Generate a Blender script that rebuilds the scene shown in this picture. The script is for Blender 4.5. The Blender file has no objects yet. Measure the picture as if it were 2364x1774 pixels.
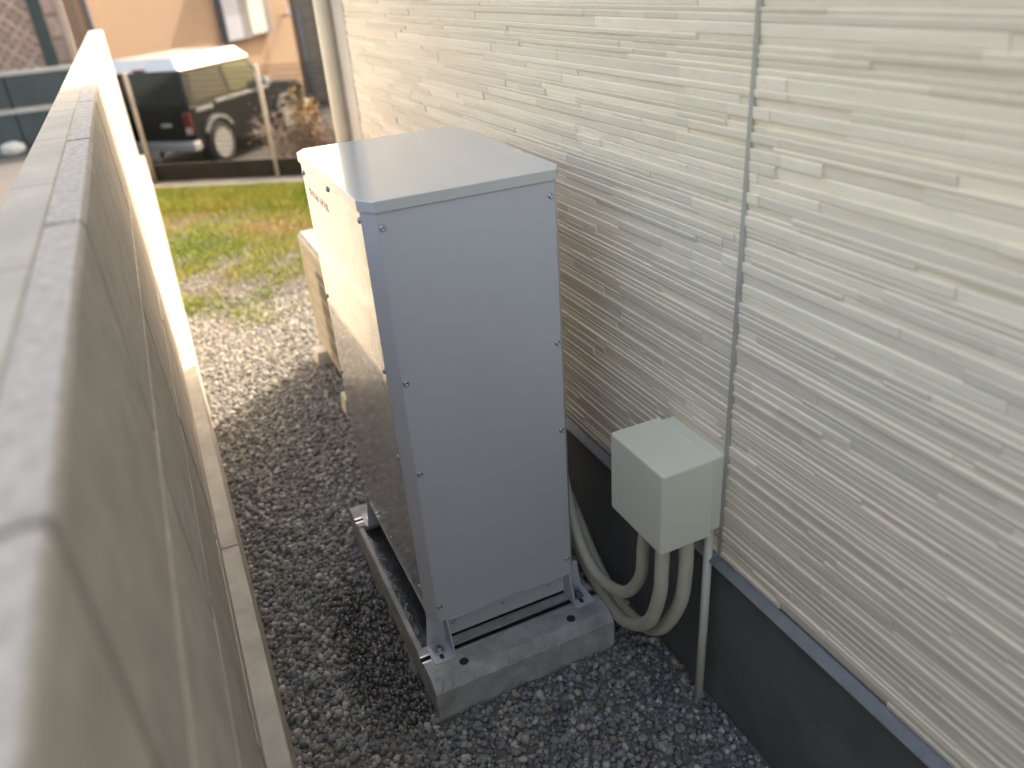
import bpy, bmesh, math, random
import numpy as np
from mathutils import Vector, Matrix

random.seed(7)
rng = np.random.default_rng(11)
sc = bpy.context.scene
COL = sc.collection
R = math.radians

# ------------------------------------------------------------------ camera
CAM_H = 1.72
cam_d = bpy.data.cameras.new('camera')
cam = bpy.data.objects.new('camera', cam_d)
COL.objects.link(cam)
right = Vector((0.90368756, -0.42255051, -0.06928097))
up = Vector((0.25564632, 0.40262777, 0.87894018))
back = Vector((-0.34350218, -0.81199874, 0.47187319))
M = Matrix.Identity(4)
for i in range(3):
    M[i][0], M[i][1], M[i][2] = right[i], up[i], back[i]
M.translation = (0, 0, CAM_H)
cam.matrix_world = M
cam_d.sensor_width = 36.0
cam_d.lens = 27.44
cam_d.clip_start = 0.02
cam_d.clip_end = 3000
cam_d.dof.use_dof = True
cam_d.dof.focus_distance = 1.92
cam_d.dof.aperture_fstop = 1.8
sc.camera = cam

# ------------------------------------------------------------------ world, sun, exposure
SUN_EL, SUN_AZ = R(37), math.atan2(0.757, 0.653)      # azimuth from +Y towards +X
w = bpy.data.worlds.new('World')
sc.world = w
w.use_nodes = True
nt = w.node_tree
sky = nt.nodes.new('ShaderNodeTexSky')
sky.sky_type = 'NISHITA'
sky.sun_disc = False
sky.sun_elevation = SUN_EL
sky.sun_rotation = SUN_AZ
sky.air_density = 1.4
sky.dust_density = 5.0
sky.ozone_density = 0.6
nt.links.new(sky.outputs['Color'], nt.nodes['Background'].inputs['Color'])
nt.nodes['Background'].inputs['Strength'].default_value = 0.15
sun_d = bpy.data.lights.new('sun', 'SUN')
sun_d.energy = 2.0
sun_d.angle = R(0.55)
sun_d.color = (1.0, 0.97, 0.93)
sun = bpy.data.objects.new('sun', sun_d)
COL.objects.link(sun)
sdir = Vector((math.sin(SUN_AZ) * math.cos(SUN_EL), math.cos(SUN_AZ) * math.cos(SUN_EL), math.sin(SUN_EL)))
sun.rotation_euler = (-sdir).to_track_quat('-Z', 'Y').to_euler()
sun.location = (8, 8, 9)
sc.view_settings.view_transform = 'Standard'
sc.view_settings.look = 'None'
sc.view_settings.exposure = 2.0
sc.view_settings.use_white_balance = True
sc.view_settings.white_balance_temperature = 7900
sc.view_settings.white_balance_tint = 12
sc.view_settings.gamma = 1.0
sc.cycles.max_bounces = 8
sc.cycles.diffuse_bounces = 5

# ------------------------------------------------------------------ materials
def mat(name, col, rough=0.6, metal=0.0, var=0.0, scale=8.0, bump=0.0, bscale=60.0, stretch=(1, 1, 1),
        rand=0.0, spec=0.5, coat=0.0, col2=None, bdist=0.01, detail=5.0):
    m = bpy.data.materials.new(name)
    m.use_nodes = True
    N, L = m.node_tree.nodes, m.node_tree.links
    p = N['Principled BSDF']
    p.inputs['Roughness'].default_value = rough
    p.inputs['Metallic'].default_value = metal
    p.inputs['Specular IOR Level'].default_value = spec
    p.inputs['Coat Weight'].default_value = coat
    p.inputs['Base Color'].default_value = (*col, 1)
    tc = N.new('ShaderNodeTexCoord')
    mp = N.new('ShaderNodeMapping')
    mp.inputs['Scale'].default_value = stretch
    L.new(tc.outputs['Object'], mp.inputs['Vector'])
    out = None
    if var > 0 or col2:
        n = N.new('ShaderNodeTexNoise')
        n.inputs['Scale'].default_value = scale
        n.inputs['Detail'].default_value = detail
        n.inputs['Roughness'].default_value = 0.65
        L.new(mp.outputs[0], n.inputs['Vector'])
        r = N.new('ShaderNodeValToRGB')
        r.color_ramp.elements[0].position = 0.32
        r.color_ramp.elements[1].position = 0.68
        a = [c * (1 - var) for c in col]
        b = [min(1, c * (1 + var)) for c in col] if not col2 else list(col2)
        r.color_ramp.elements[0].color = (*a, 1)
        r.color_ramp.elements[1].color = (*b, 1)
        L.new(n.outputs['Fac'], r.inputs['Fac'])
        out = r.outputs['Color']
        L.new(out, p.inputs['Base Color'])
        mr = N.new('ShaderNodeMapRange')
        mr.inputs['To Min'].default_value = max(0.02, rough * 0.85)
        mr.inputs['To Max'].default_value = min(1, rough * 1.15)
        L.new(n.outputs['Fac'], mr.inputs['Value'])
        L.new(mr.outputs[0], p.inputs['Roughness'])
    if rand > 0:
        oi = N.new('ShaderNodeObjectInfo')
        ge = N.new('ShaderNodeNewGeometry')
        ad = N.new('ShaderNodeMath'); ad.operation = 'ADD'
        L.new(oi.outputs['Random'], ad.inputs[0]); L.new(ge.outputs['Random Per Island'], ad.inputs[1])
        fr = N.new('ShaderNodeMath'); fr.operation = 'FRACT'
        L.new(ad.outputs[0], fr.inputs[0])
        mr2 = N.new('ShaderNodeMapRange')
        mr2.inputs['To Min'].default_value = 1 - rand
        mr2.inputs['To Max'].default_value = 1 + rand
        L.new(fr.outputs[0], mr2.inputs['Value'])
        hs = N.new('ShaderNodeHueSaturation')
        L.new(mr2.outputs[0], hs.inputs['Value'])
        m7 = N.new('ShaderNodeMath'); m7.operation = 'MULTIPLY'; m7.inputs[1].default_value = 7.31
        L.new(fr.outputs[0], m7.inputs[0])
        f7 = N.new('ShaderNodeMath'); f7.operation = 'FRACT'; L.new(m7.outputs[0], f7.inputs[0])
        mh = N.new('ShaderNodeMapRange'); mh.inputs['To Min'].default_value = 0.49; mh.inputs['To Max'].default_value = 0.506
        L.new(f7.outputs[0], mh.inputs['Value']); L.new(mh.outputs[0], hs.inputs['Hue'])
        if out: L.new(out, hs.inputs['Color'])
        else: hs.inputs['Color'].default_value = (*col, 1)
        L.new(hs.outputs[0], p.inputs['Base Color'])
    if bump > 0:
        bn = N.new('ShaderNodeTexNoise')
        bn.inputs['Scale'].default_value = bscale
        bn.inputs['Detail'].default_value = 4
        L.new(mp.outputs[0], bn.inputs['Vector'])
        bp = N.new('ShaderNodeBump')
        bp.inputs['Strength'].default_value = bump
        bp.inputs['Distance'].default_value = bdist
        L.new(bn.outputs['Fac'], bp.inputs['Height'])
        L.new(bp.outputs[0], p.inputs['Normal'])
    return m

def stone_mat(name, stops, wet=False, rough=0.8, patch=0.0):  # wet: paints contact shade beside the base into the stone colour
    m = bpy.data.materials.new(name); m.use_nodes = True
    N, L = m.node_tree.nodes, m.node_tree.links
    p = N['Principled BSDF']; p.inputs['Roughness'].default_value = rough
    ge = N.new('ShaderNodeNewGeometry')
    r = N.new('ShaderNodeValToRGB'); r.color_ramp.interpolation = 'CONSTANT'
    els = r.color_ramp.elements
    while len(els) < len(stops): els.new(0.5)
    for e, (pos, c) in zip(els, stops):
        e.position = pos; e.color = (*c, 1)
    col = r.outputs['Color']
    tc = N.new('ShaderNodeTexCoord')
    if patch > 0:      # plants of one kind grow together in patches
        r.color_ramp.interpolation = 'LINEAR'
        pn = N.new('ShaderNodeTexNoise'); pn.inputs['Scale'].default_value = patch; pn.inputs['Detail'].default_value = 3
        L.new(tc.outputs['Object'], pn.inputs['Vector'])
        pm = N.new('ShaderNodeMapRange'); pm.inputs['From Min'].default_value = 0.33; pm.inputs['From Max'].default_value = 0.67
        L.new(pn.outputs['Fac'], pm.inputs['Value'])
        mm = N.new('ShaderNodeMath'); mm.operation = 'MULTIPLY_ADD'; mm.inputs[1].default_value = 0.5; mm.inputs[2].default_value = -0.25
        L.new(ge.outputs['Random Per Island'], mm.inputs[0])
        aa = N.new('ShaderNodeMath'); aa.operation = 'ADD'; aa.use_clamp = True
        L.new(pm.outputs[0], aa.inputs[0]); L.new(mm.outputs[0], aa.inputs[1])
        L.new(aa.outputs[0], r.inputs['Fac'])
    else:
        L.new(ge.outputs['Random Per Island'], r.inputs['Fac'])
    n = N.new('ShaderNodeTexNoise'); n.inputs['Scale'].default_value = 90; n.inputs['Detail'].default_value = 4
    L.new(tc.outputs['Object'], n.inputs['Vector'])
    mx = N.new('ShaderNodeMixRGB'); mx.blend_type = 'OVERLAY'; mx.inputs[0].default_value = 0.55
    L.new(col, mx.inputs[1]); L.new(n.outputs['Fac'], mx.inputs[2]); col = mx.outputs[0]
    if wet:   # contact shade beside the base painted into the stones, with lower roughness
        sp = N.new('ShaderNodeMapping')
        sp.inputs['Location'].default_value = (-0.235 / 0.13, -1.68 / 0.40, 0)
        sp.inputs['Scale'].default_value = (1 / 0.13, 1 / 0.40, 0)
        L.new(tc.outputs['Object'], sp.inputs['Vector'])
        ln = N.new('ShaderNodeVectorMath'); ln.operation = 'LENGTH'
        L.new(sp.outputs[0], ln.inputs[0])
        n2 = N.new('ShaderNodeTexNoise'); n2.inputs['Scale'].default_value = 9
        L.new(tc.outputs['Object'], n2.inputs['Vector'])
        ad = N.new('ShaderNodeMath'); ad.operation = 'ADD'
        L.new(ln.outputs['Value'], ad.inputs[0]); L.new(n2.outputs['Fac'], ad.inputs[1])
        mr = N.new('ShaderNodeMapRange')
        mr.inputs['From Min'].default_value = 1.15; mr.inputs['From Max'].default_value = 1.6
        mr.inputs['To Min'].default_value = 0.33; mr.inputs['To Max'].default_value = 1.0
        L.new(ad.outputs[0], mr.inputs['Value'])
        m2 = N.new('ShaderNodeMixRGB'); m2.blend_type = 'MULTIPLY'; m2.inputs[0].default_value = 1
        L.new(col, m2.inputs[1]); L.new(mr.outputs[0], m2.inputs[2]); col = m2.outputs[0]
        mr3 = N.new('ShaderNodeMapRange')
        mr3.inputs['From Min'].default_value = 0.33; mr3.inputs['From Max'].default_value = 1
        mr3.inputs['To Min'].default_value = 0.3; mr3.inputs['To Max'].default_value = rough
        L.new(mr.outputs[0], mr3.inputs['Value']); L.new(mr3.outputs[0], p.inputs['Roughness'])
    L.new(col, p.inputs['Base Color'])
    return m

MT = {}
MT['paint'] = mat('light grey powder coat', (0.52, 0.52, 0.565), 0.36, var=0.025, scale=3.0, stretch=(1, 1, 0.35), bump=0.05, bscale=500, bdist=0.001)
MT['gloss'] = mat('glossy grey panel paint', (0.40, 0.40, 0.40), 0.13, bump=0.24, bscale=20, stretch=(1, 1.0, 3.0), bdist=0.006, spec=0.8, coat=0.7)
MT['lid'] = mat('lid paint', (0.52, 0.525, 0.54), 0.13, bump=0.02, bscale=300, bdist=0.001, spec=0.8, coat=0.5)
MT['steel'] = mat('zinc steel', (0.50, 0.51, 0.53), 0.34, 1.0, var=0.15, scale=60)
MT['bracket'] = mat('bracket paint', (0.50, 0.51, 0.54), 0.42, bump=0.04, bscale=400, bdist=0.001)
MT['dark'] = mat('dark cavity', (0.012, 0.013, 0.013), 0.7, bump=0.1)
MT['text'] = mat('silver grey lettering', (0.36, 0.36, 0.36), 0.1, var=0.03, spec=1.0, coat=1.0)
MT['conc'] = mat('precast concrete', (0.36, 0.355, 0.345), 0.88, var=0.30, scale=13, bump=0.5, bscale=120, bdist=0.004)
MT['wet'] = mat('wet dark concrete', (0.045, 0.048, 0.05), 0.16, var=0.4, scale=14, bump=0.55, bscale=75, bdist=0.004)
MT['hole_shade'] = mat('painted hole shade', (0.03, 0.03, 0.03), 0.9, bump=0.2)  # dark fill painted for the shade inside holes
MT['siding'] = mat('beige grey stacked stone siding', (0.80, 0.695, 0.56), 0.8, var=0.07, scale=7, bump=0.35, bscale=40, stretch=(1, 0.25, 3), rand=0.095, bdist=0.004)
MT['sidebase'] = mat('siding board', (0.56, 0.51, 0.42), 0.85, var=0.08, scale=9, bump=0.2)
MT['seal'] = mat('joint sealant', (0.40, 0.37, 0.32), 0.6, var=0.1)
MT['found'] = mat('dark grey foundation render', (0.125, 0.125, 0.125), 0.75, var=0.18, scale=5, bump=0.25, bscale=150, bdist=0.003)
MT['flash'] = mat('galvanised drip flashing', (0.36, 0.40, 0.45), 0.38, 0.7, var=0.1, scale=30)
MT['trim'] = mat('white corner trim', (0.70, 0.68, 0.62), 0.5, var=0.04)
MT['trim_shaded'] = mat('corner trim with painted shade', (0.50, 0.46, 0.42), 0.55, var=0.05)  # shade of the downpipe put into the trim colour
MT['pvc'] = mat('ivory pvc', (0.66, 0.62, 0.54), 0.4, var=0.05, scale=5)
MT['box'] = mat('ivory plastic box', (0.70, 0.675, 0.56), 0.42, var=0.03, scale=4, bump=0.03, bscale=300)
MT['conduit'] = mat('ivory corrugated conduit', (0.60, 0.55, 0.45), 0.5, var=0.06, scale=10)
MT['block'] = mat('weathered concrete block', (0.47, 0.435, 0.395), 0.92, var=0.16, scale=14, bump=0.4, bscale=140, bdist=0.004, rand=0.05)
MT['blocktop'] = mat('rough grey block top', (0.52, 0.465, 0.42), 0.95, var=0.28, scale=70, bump=0.4, bscale=220, bdist=0.004)
MT['mortar'] = mat('mortar', (0.16, 0.145, 0.12), 0.95, var=0.15, scale=20, bump=0.4)
MT['mortar_lt'] = mat('pale mortar line', (0.60, 0.55, 0.48), 0.95, var=0.2, scale=20, bump=0.4)
MT['cap'] = mat('trowelled mortar cap', (0.52, 0.465, 0.40), 0.9, var=0.14, scale=6, bump=0.3, bscale=80, bdist=0.003)
MT['footing'] = mat('pale footing concrete', (0.52, 0.49, 0.44), 0.92, var=0.18, scale=10, bump=0.4, bscale=100, bdist=0.003)
MT['soil'] = mat('gritty soil', (0.17, 0.155, 0.135), 0.95, var=0.35, scale=16, bump=0.7, bscale=70, bdist=0.01)
MT['asphalt'] = mat('asphalt', (0.035, 0.034, 0.033), 0.9, var=0.25, scale=3, bump=0.4, bscale=120)
MT['yard'] = mat('yard with painted shade', (0.085, 0.080, 0.082), 0.9, var=0.15, scale=1.2, bump=0.2)  # dark grey puts shade into the colour of the yard
MT['kerb'] = mat('kerb concrete', (0.36, 0.35, 0.33), 0.9, var=0.2, scale=5, bump=0.3)
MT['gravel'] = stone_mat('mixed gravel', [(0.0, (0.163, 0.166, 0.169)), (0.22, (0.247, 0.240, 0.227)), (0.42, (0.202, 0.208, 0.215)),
                                          (0.60, (0.325, 0.312, 0.286)), (0.78, (0.273, 0.227, 0.176)), (0.84, (0.442, 0.429, 0.403)), (0.94, (0.117, 0.124, 0.137))], wet=True)  # near stones carry the painted shade beside the base
MT['gravel2'] = stone_mat('sunlit gravel', [(0.0, (0.15, 0.15, 0.14)), (0.3, (0.20, 0.195, 0.18)), (0.6, (0.17, 0.165, 0.16)), (0.85, (0.26, 0.25, 0.23))])
MT['grass'] = stone_mat('grass', [(0.0, (0.12, 0.20, 0.015)), (0.35, (0.21, 0.27, 0.02)), (0.7, (0.33, 0.31, 0.06)), (1.0, (0.36, 0.26, 0.12))], rough=0.6, patch=0.9)
MT['ac'] = mat('cream ac casing', (0.46, 0.41, 0.32), 0.35, var=0.03, scale=4)
MT['actop'] = mat('ac top plate', (0.42, 0.42, 0.42), 0.22, var=0.03, spec=0.7)
MT['acdark'] = mat('ac fan cavity', (0.03, 0.028, 0.025), 0.6, bump=0.1)
MT['peach'] = mat('peach render', (0.31, 0.205, 0.14), 0.9, var=0.06, scale=2, bump=0.2)
MT['brown'] = mat('brown tiled wall', (0.20, 0.165, 0.135), 0.85, var=0.2, scale=3, bump=0.3)
MT['slate'] = mat('slate blue drain pipe', (0.13, 0.14, 0.17), 0.5, var=0.08)
MT['lav'] = mat('lavender blue shutter', (0.30, 0.33, 0.42), 0.6, var=0.08)
MT['white'] = mat('white panel', (0.50, 0.485, 0.47), 0.6, var=0.05)
MT['pfence'] = mat('dark slate fence panel', (0.055, 0.072, 0.082), 0.45, var=0.15, scale=2)
MT['prail'] = mat('pale aluminium rail', (0.45, 0.47, 0.45), 0.4, 0.3, var=0.05)
MT['green'] = mat('dark green post', (0.035, 0.055, 0.06), 0.5, var=0.1)
MT['lattice'] = mat('pinkish wooden lattice', (0.42, 0.30, 0.27), 0.8, var=0.2, scale=10, rand=0.15)
MT['pinkpost'] = mat('faded pink post', (0.48, 0.35, 0.31), 0.8, var=0.1)
MT['car'] = mat('dark green car paint', (0.006, 0.009, 0.0095), 0.3, var=0.1, spec=0.25)
MT['carroof'] = mat('white roof paint', (0.62, 0.63, 0.64), 0.2, var=0.03, coat=0.6)
MT['glass'] = mat('tinted glass', (0.02, 0.026, 0.03), 0.1, var=0.05, spec=0.35)
MT['glasslt'] = mat('pale green glass', (0.06, 0.07, 0.04), 0.1, var=0.05, spec=0.35)
MT['silver'] = mat('silver bumper', (0.40, 0.40, 0.40), 0.4, 0.1, var=0.06)
MT['trim_highlight'] = mat('pale grey arch and belt highlight', (0.22, 0.23, 0.22), 0.5, var=0.05)  # for the wheel arches and the painted beltline highlight
MT['tyre'] = mat('tyre rubber', (0.02, 0.02, 0.021), 0.8, var=0.2, bump=0.2)
MT['rim'] = mat('alloy rim', (0.36, 0.36, 0.34), 0.35, 0.3, var=0.05)
MT['red'] = mat('red lamp lens', (0.16, 0.012, 0.012), 0.15, var=0.1, coat=1)
MT['pinklens'] = mat('clear lamp lens', (0.55, 0.42, 0.38), 0.15, var=0.1, coat=1)
MT['post'] = mat('weathered fence post', (0.36, 0.32, 0.29), 0.7, var=0.15)
MT['board'] = mat('dark brown board', (0.045, 0.04, 0.036), 0.8, var=0.3, scale=5)
MT['wire'] = mat('dark fence wire', (0.012, 0.013, 0.013), 0.7, var=0.1, spec=0.1)
MT['leafy'] = stone_mat('yellow orange leaves', [(0.0, (0.42, 0.24, 0.06)), (0.4, (0.34, 0.22, 0.06)), (0.7, (0.20, 0.16, 0.05)), (0.88, (0.48, 0.28, 0.08))], rough=0.7)
MT['leafd'] = stone_mat('dry pinkish leaves', [(0.0, (0.30, 0.21, 0.16)), (0.4, (0.22, 0.16, 0.13)), (0.7, (0.36, 0.27, 0.21)), (0.9, (0.12, 0.10, 0.08))], rough=0.8)
MT['leafo'] = stone_mat('rust orange leaves', [(0.0, (0.42, 0.19, 0.10)), (0.5, (0.30, 0.13, 0.07)), (0.8, (0.50, 0.27, 0.16))], rough=0.8)
MT['twig'] = mat('twig bark', (0.10, 0.075, 0.055), 0.9, var=0.2, bump=0.3)
MT['roof'] = mat('dark roof', (0.06, 0.06, 0.065), 0.7, var=0.1)
MT['stone'] = mat('pale rock', (0.55, 0.53, 0.49), 0.9, var=0.15, scale=6, bump=0.5)

# ------------------------------------------------------------------ mesh helpers
def link(name, me, m=None, parent=None, loc=None):
    o = bpy.data.objects.new(name, me)
    COL.objects.link(o)
    if m is not None and me is not None and not me.materials:
        me.materials.append(m)
    if parent is not None: o.parent = parent
    if loc is not None: o.location = loc
    return o

def thing(name, label, cat, loc=(0, 0, 0), rz=0.0, group=None):
    o = bpy.data.objects.new(name, None)
    COL.objects.link(o)
    o.empty_display_size = 0.1
    o.location = loc; o.rotation_euler = (0, 0, rz)
    tag(o, label, cat, group)
    return o

def tag(o, label, cat, group=None, kind=None):
    o['label'] = label; o['category'] = cat
    if group: o['group'] = group
    if kind: o['kind'] = kind
    return o

def struct(o):
    o['kind'] = 'structure'
    return o

class MB:
    def __init__(self): self.b = bmesh.new()
    def box(self, lo, hi, bevel=0.0, seg=1):
        lo = Vector(lo); hi = Vector(hi)
        r = bmesh.ops.create_cube(self.b, size=1.0)
        vs = r['verts']
        c = (lo + hi) / 2; s = hi - lo
        for v in vs: v.co = Vector((v.co.x * s.x, v.co.y * s.y, v.co.z * s.z)) + c
        if bevel > 0:
            es = list({e for v in vs for e in v.link_edges})
            bmesh.ops.bevel(self.b, geom=es, offset=bevel, segments=seg, affect='EDGES', profile=0.5)
        return self
    def prism(self, pts, axis, a, b):
        """pts: 2D polygon; axis = extrusion axis ('x','y','z'); a,b range"""
        def P(p, t):
            if axis == 'x': return (t, p[0], p[1])
            if axis == 'y': return (p[0], t, p[1])
            return (p[0], p[1], t)
        v0 = [self.b.verts.new(P(p, a)) for p in pts]
        v1 = [self.b.verts.new(P(p, b)) for p in pts]
        n = len(pts)
        self.b.faces.new(v0); self.b.faces.new(v1[::-1])
        for i in range(n):
            j = (i + 1) % n
            self.b.faces.new((v0[j], v0[i], v1[i], v1[j]))
        return self
    def tube(self, pts, r, n=10, closed_ends=True, rad=None):
        pts = [Vector(p) for p in pts]
        rings = []
        upv = Vector((0.123, 0.31, 0.94)).normalized()
        for i, p in enumerate(pts):
            d = (pts[min(i + 1, len(pts) - 1)] - pts[max(i - 1, 0)]).normalized()
            a = d.cross(upv)
            if a.length < 1e-3: a = d.cross(Vector((1, 0, 0)))
            a.normalize(); b = d.cross(a)
            rr = rad[i] if rad else r
            rings.append([self.b.verts.new(p + (a * math.cos(t) + b * math.sin(t)) * rr) for t in [2 * math.pi * k / n for k in range(n)]])
        for i in range(len(rings) - 1):
            for k in range(n):
                f = self.b.faces.new((rings[i][k], rings[i][(k + 1) % n], rings[i + 1][(k + 1) % n], rings[i + 1][k]))
                f.smooth = True
        if closed_ends:
            self.b.faces.new(rings[0][::-1]); self.b.faces.new(rings[-1])
        return self
    def lathe(self, prof, axis='z', n=24, c=(0, 0, 0), smooth=True):
        c = Vector(c); rings = []
        def P(r, h, t):
            x, y = r * math.cos(t), r * math.sin(t)
            if axis == 'z': return c + Vector((x, y, h))
            if axis == 'y': return c + Vector((x, h, y))
            return c + Vector((h, x, y))
        for r, h in prof:
            rings.append([self.b.verts.new(P(r, h, 2 * math.pi * k / n)) for k in range(n)])
        for i in range(len(rings) - 1):
            for k in range(n):
                f = self.b.faces.new((rings[i][k], rings[i][(k + 1) % n], rings[i + 1][(k + 1) % n], rings[i + 1][k]))
                f.smooth = smooth
        self.b.faces.new(rings[0][::-1]); self.b.faces.new(rings[-1])
        return self
    def quad(self, pts):
        self.b.faces.new([self.b.verts.new(p) for p in pts]); return self
    def mesh(self, name='mesh'):
        bmesh.ops.recalc_face_normals(self.b, faces=self.b.faces[:])
        me = bpy.data.meshes.new(name)
        self.b.to_mesh(me); self.b.free()
        return me
    def obj(self, name, m, parent=None, loc=None):
        return link(name, self.mesh(name), MT[m] if isinstance(m, str) else m, parent, loc)

def smooth_path(pts, n=8):
    P = [Vector(p) for p in pts]
    P = [P[0] * 2 - P[1]] + P + [P[-1] * 2 - P[-2]]
    out = []
    for i in range(1, len(P) - 2):
        for k in range(n):
            t = k / n
            a, b, c, d = P[i - 1], P[i], P[i + 1], P[i + 2]
            out.append(0.5 * ((2 * b) + (c - a) * t + (2 * a - 5 * b + 4 * c - d) * t * t + (3 * b - a - 3 * c + d) * t ** 3))
    out.append(P[-2])
    return out

def bulk(name, V, F, m, parent=None, smooth=False):
    me = bpy.data.meshes.new(name)
    me.vertices.add(len(V)); me.vertices.foreach_set('co', np.asarray(V, np.float32).ravel())
    F = np.asarray(F, np.int32); k = F.shape[1]
    me.loops.add(F.size); me.loops.foreach_set('vertex_index', F.ravel())
    me.polygons.add(len(F)); me.polygons.foreach_set('loop_start', np.arange(0, F.size, k, dtype=np.int32))
    if smooth: me.polygons.foreach_set('use_smooth', np.ones(len(F), bool))
    me.update(calc_edges=True); me.validate()
    return link(name, me, MT[m], parent)

# ------------------------------------------------------------------ the setting
ROAD_Z = -0.86
struct(MB().quad([(-600, -600, ROAD_Z), (600, -600, ROAD_Z), (600, 600, ROAD_Z), (-600, 600, ROAD_Z)]).obj('road', 'asphalt'))
struct(MB().box((-9, -8, ROAD_Z - 0.1), (-0.225, 14.6, -0.12)).obj('neighbour_yard', 'yard'))
# the raised lot: its far edge runs along the street at about -32 degrees
SD = Vector((0.857, -0.515, 0)); SN = Vector((0.515, 0.857, 0))      # along the kerb, away from the lot
E0 = Vector((0.0, 8.42, 0))
def edge(x, off=0.0):
    p = E0 + SN * off
    t = (x - p.x) / SD.x
    return (x, p.y + SD.y * t)
struct(MB().prism([(-0.215, -8), (9, -8), edge(9), edge(-0.215)], 'z', ROAD_Z - 0.05, 0.0).obj('lot_ground', 'soil'))

# kerb of separate stones along the far edge
kerb = thing('kerb', 'pale concrete kerb along the far edge of the grassy lot', 'kerb')
klen = 0.6
for i in range(16):
    a = E0 + SD * (-0.35 + i * klen) + SN * 0.004
    b = a + SD * (klen - 0.008)
    o = MB().prism([(a.x, a.y), (b.x, b.y), (b.x + SN.x * 0.42, b.y + SN.y * 0.42), (a.x + SN.x * 0.42, a.y + SN.y * 0.42)], 'z', ROAD_Z - 0.03, 0.05)
    o.obj('kerb_stone', 'kerb', kerb)

# ------------------------------------------------------------------ house with stacked-stone siding
XS = 0.945           # board plane behind the relief
HY = 4.13            # far corner
JY = 1.085           # vertical board joint
ZB = 0.505           # bottom of the siding
house = thing('house', 'house with beige stacked-stone siding, dark foundation and ivory downpipe', 'house', (0.97, 0, 0))
def hpart(mb, name, m): 
    o = mb.obj(name, m, house); o.matrix_parent_inverse = Matrix.Translation((-0.97, 0, 0)); return o
hpart(MB().box((0.962, -7, -0.3), (8, HY - 0.02, 0.50)), 'foundation', 'found')
hpart(MB().box((XS + 0.012, -7, 0.503), (8, HY - 0.003, 5.2)), 'wall_core', 'sidebase')
hpart(MB().prism([(0.925, 0.478), (0.927, 0.474), (0.9605, 0.493), (0.985, 0.497), (0.985, 0.5015), (0.957, 0.5015), (0.942, 0.500)], 'y', -7, HY), 'drip_flashing', 'flash')
hpart(MB().prism([(0.55, 5.2), (4.4, 7.0), (8.4, 5.2), (8.4, 5.05), (0.55, 5.05)], 'y', -7.5, HY + 0.04), 'roof', 'roof')
hpart(MB().box((XS - 0.012, HY - 0.33, 0.502), (XS + 0.011, HY + 0.006, 5.0), 0.004), 'corner_trim', 'trim_shaded')
sp1 = hpart(MB().box((XS, -7, 0.504), (XS + 0.0115, JY - 0.0069, 5.0)), 'siding_panel', 'sidebase')
sp2 = hpart(MB().box((XS, JY + 0.0069, 0.504), (XS + 0.0115, HY - 0.332, 5.0)), 'siding_panel', 'sidebase')
hpart(MB().box((XS - 0.0108, JY - 0.0055, 0.506), (XS + 0.011, JY + 0.0055, 5.0)), 'sealant_joint', 'seal')
dp = hpart(MB().tube([(0.893, HY - 0.10, 0.01), (0.893, HY - 0.10, 5.0)], 0.035, 20), 'downpipe', 'pvc')
for z in (0.7, 1.9, 3.4):
    MB().lathe([(0.038, z - 0.012), (0.038, z + 0.012)], 'z', 20, (0.893, HY - 0.10, 0)).box((0.92, HY - 0.108, z - 0.008), (0.94, HY - 0.092, z + 0.008)).obj('pipe_clamp', 'pvc', dp)

# relief strips
def strip_mesh(dx, L, h, c=0.0018):
    """front face at -dx, chamfered; y 0..L, z 0..h"""
    b = MB()
    pts = [(0, 0), (0, h), (-dx + c * 0.6, h), (-dx, h - c), (-dx + 0.0012, c * 1.6), (-dx + c * 1.6, 0)]
    b.prism(pts, 'y', 0, L)
    return b
strips = []
z = ZB + 0.002
hs = [0.0095, 0.0115, 0.014, 0.017, 0.021]
while z < 2.45:
    h = random.choice(hs)
    y = -0.55 - random.random() * 0.3
    while y < HY - 0.345:
        L = random.choice([0.10, 0.16, 0.22, 0.30, 0.38, 0.5, 0.62]) * random.uniform(0.9, 1.15)
        y1 = min(y + L, HY - 0.335)
        dx = random.choice([0.0054, 0.0066, 0.0078, 0.009, 0.0102])
        for (a, b_) in ((y, min(y1, JY - 0.0052)), (max(y, JY + 0.0052), y1)):
            if b_ - a > 0.01: strips.append((a, b_, z, h, dx))
        y = y1
    z += h
CY = Vector((0, 0, CAM_H))
camI = M.inverted()
def seen(s):
    p = Vector((XS, (s[0] + s[1]) / 2, s[2]))
    q = camI @ p
    if q.z > -0.1: return 0
    u, v = q.x / -q.z * 27.44 / 18, q.y / -q.z * 27.44 / 13.5
    if abs(u) > 1.02 or abs(v) > 1.02: return 0
    # hidden behind the cabinet
    if s[0] > 1.5 and u < 0.08 and v < 0.6: return 0
    return (s[1] - s[0]) * s[3] * XS / q.length ** 3
strips.sort(key=seen, reverse=True)
lib = {}
for (a, b_, z0, h, dx) in strips[:300]:
    key = (h, round(dx, 3))
    if key not in lib: lib[key] = strip_mesh(key[1], 1.0, h).mesh('strip')
    par = sp1 if b_ < JY else sp2
    o = link('siding_strip', lib[key], MT['siding'], par)
    o.matrix_parent_inverse = Matrix.Identity(4)
    o.location = (XS - 0.001, a, z0); o.scale = (1, b_ - a - 0.0006, 1)
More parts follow.
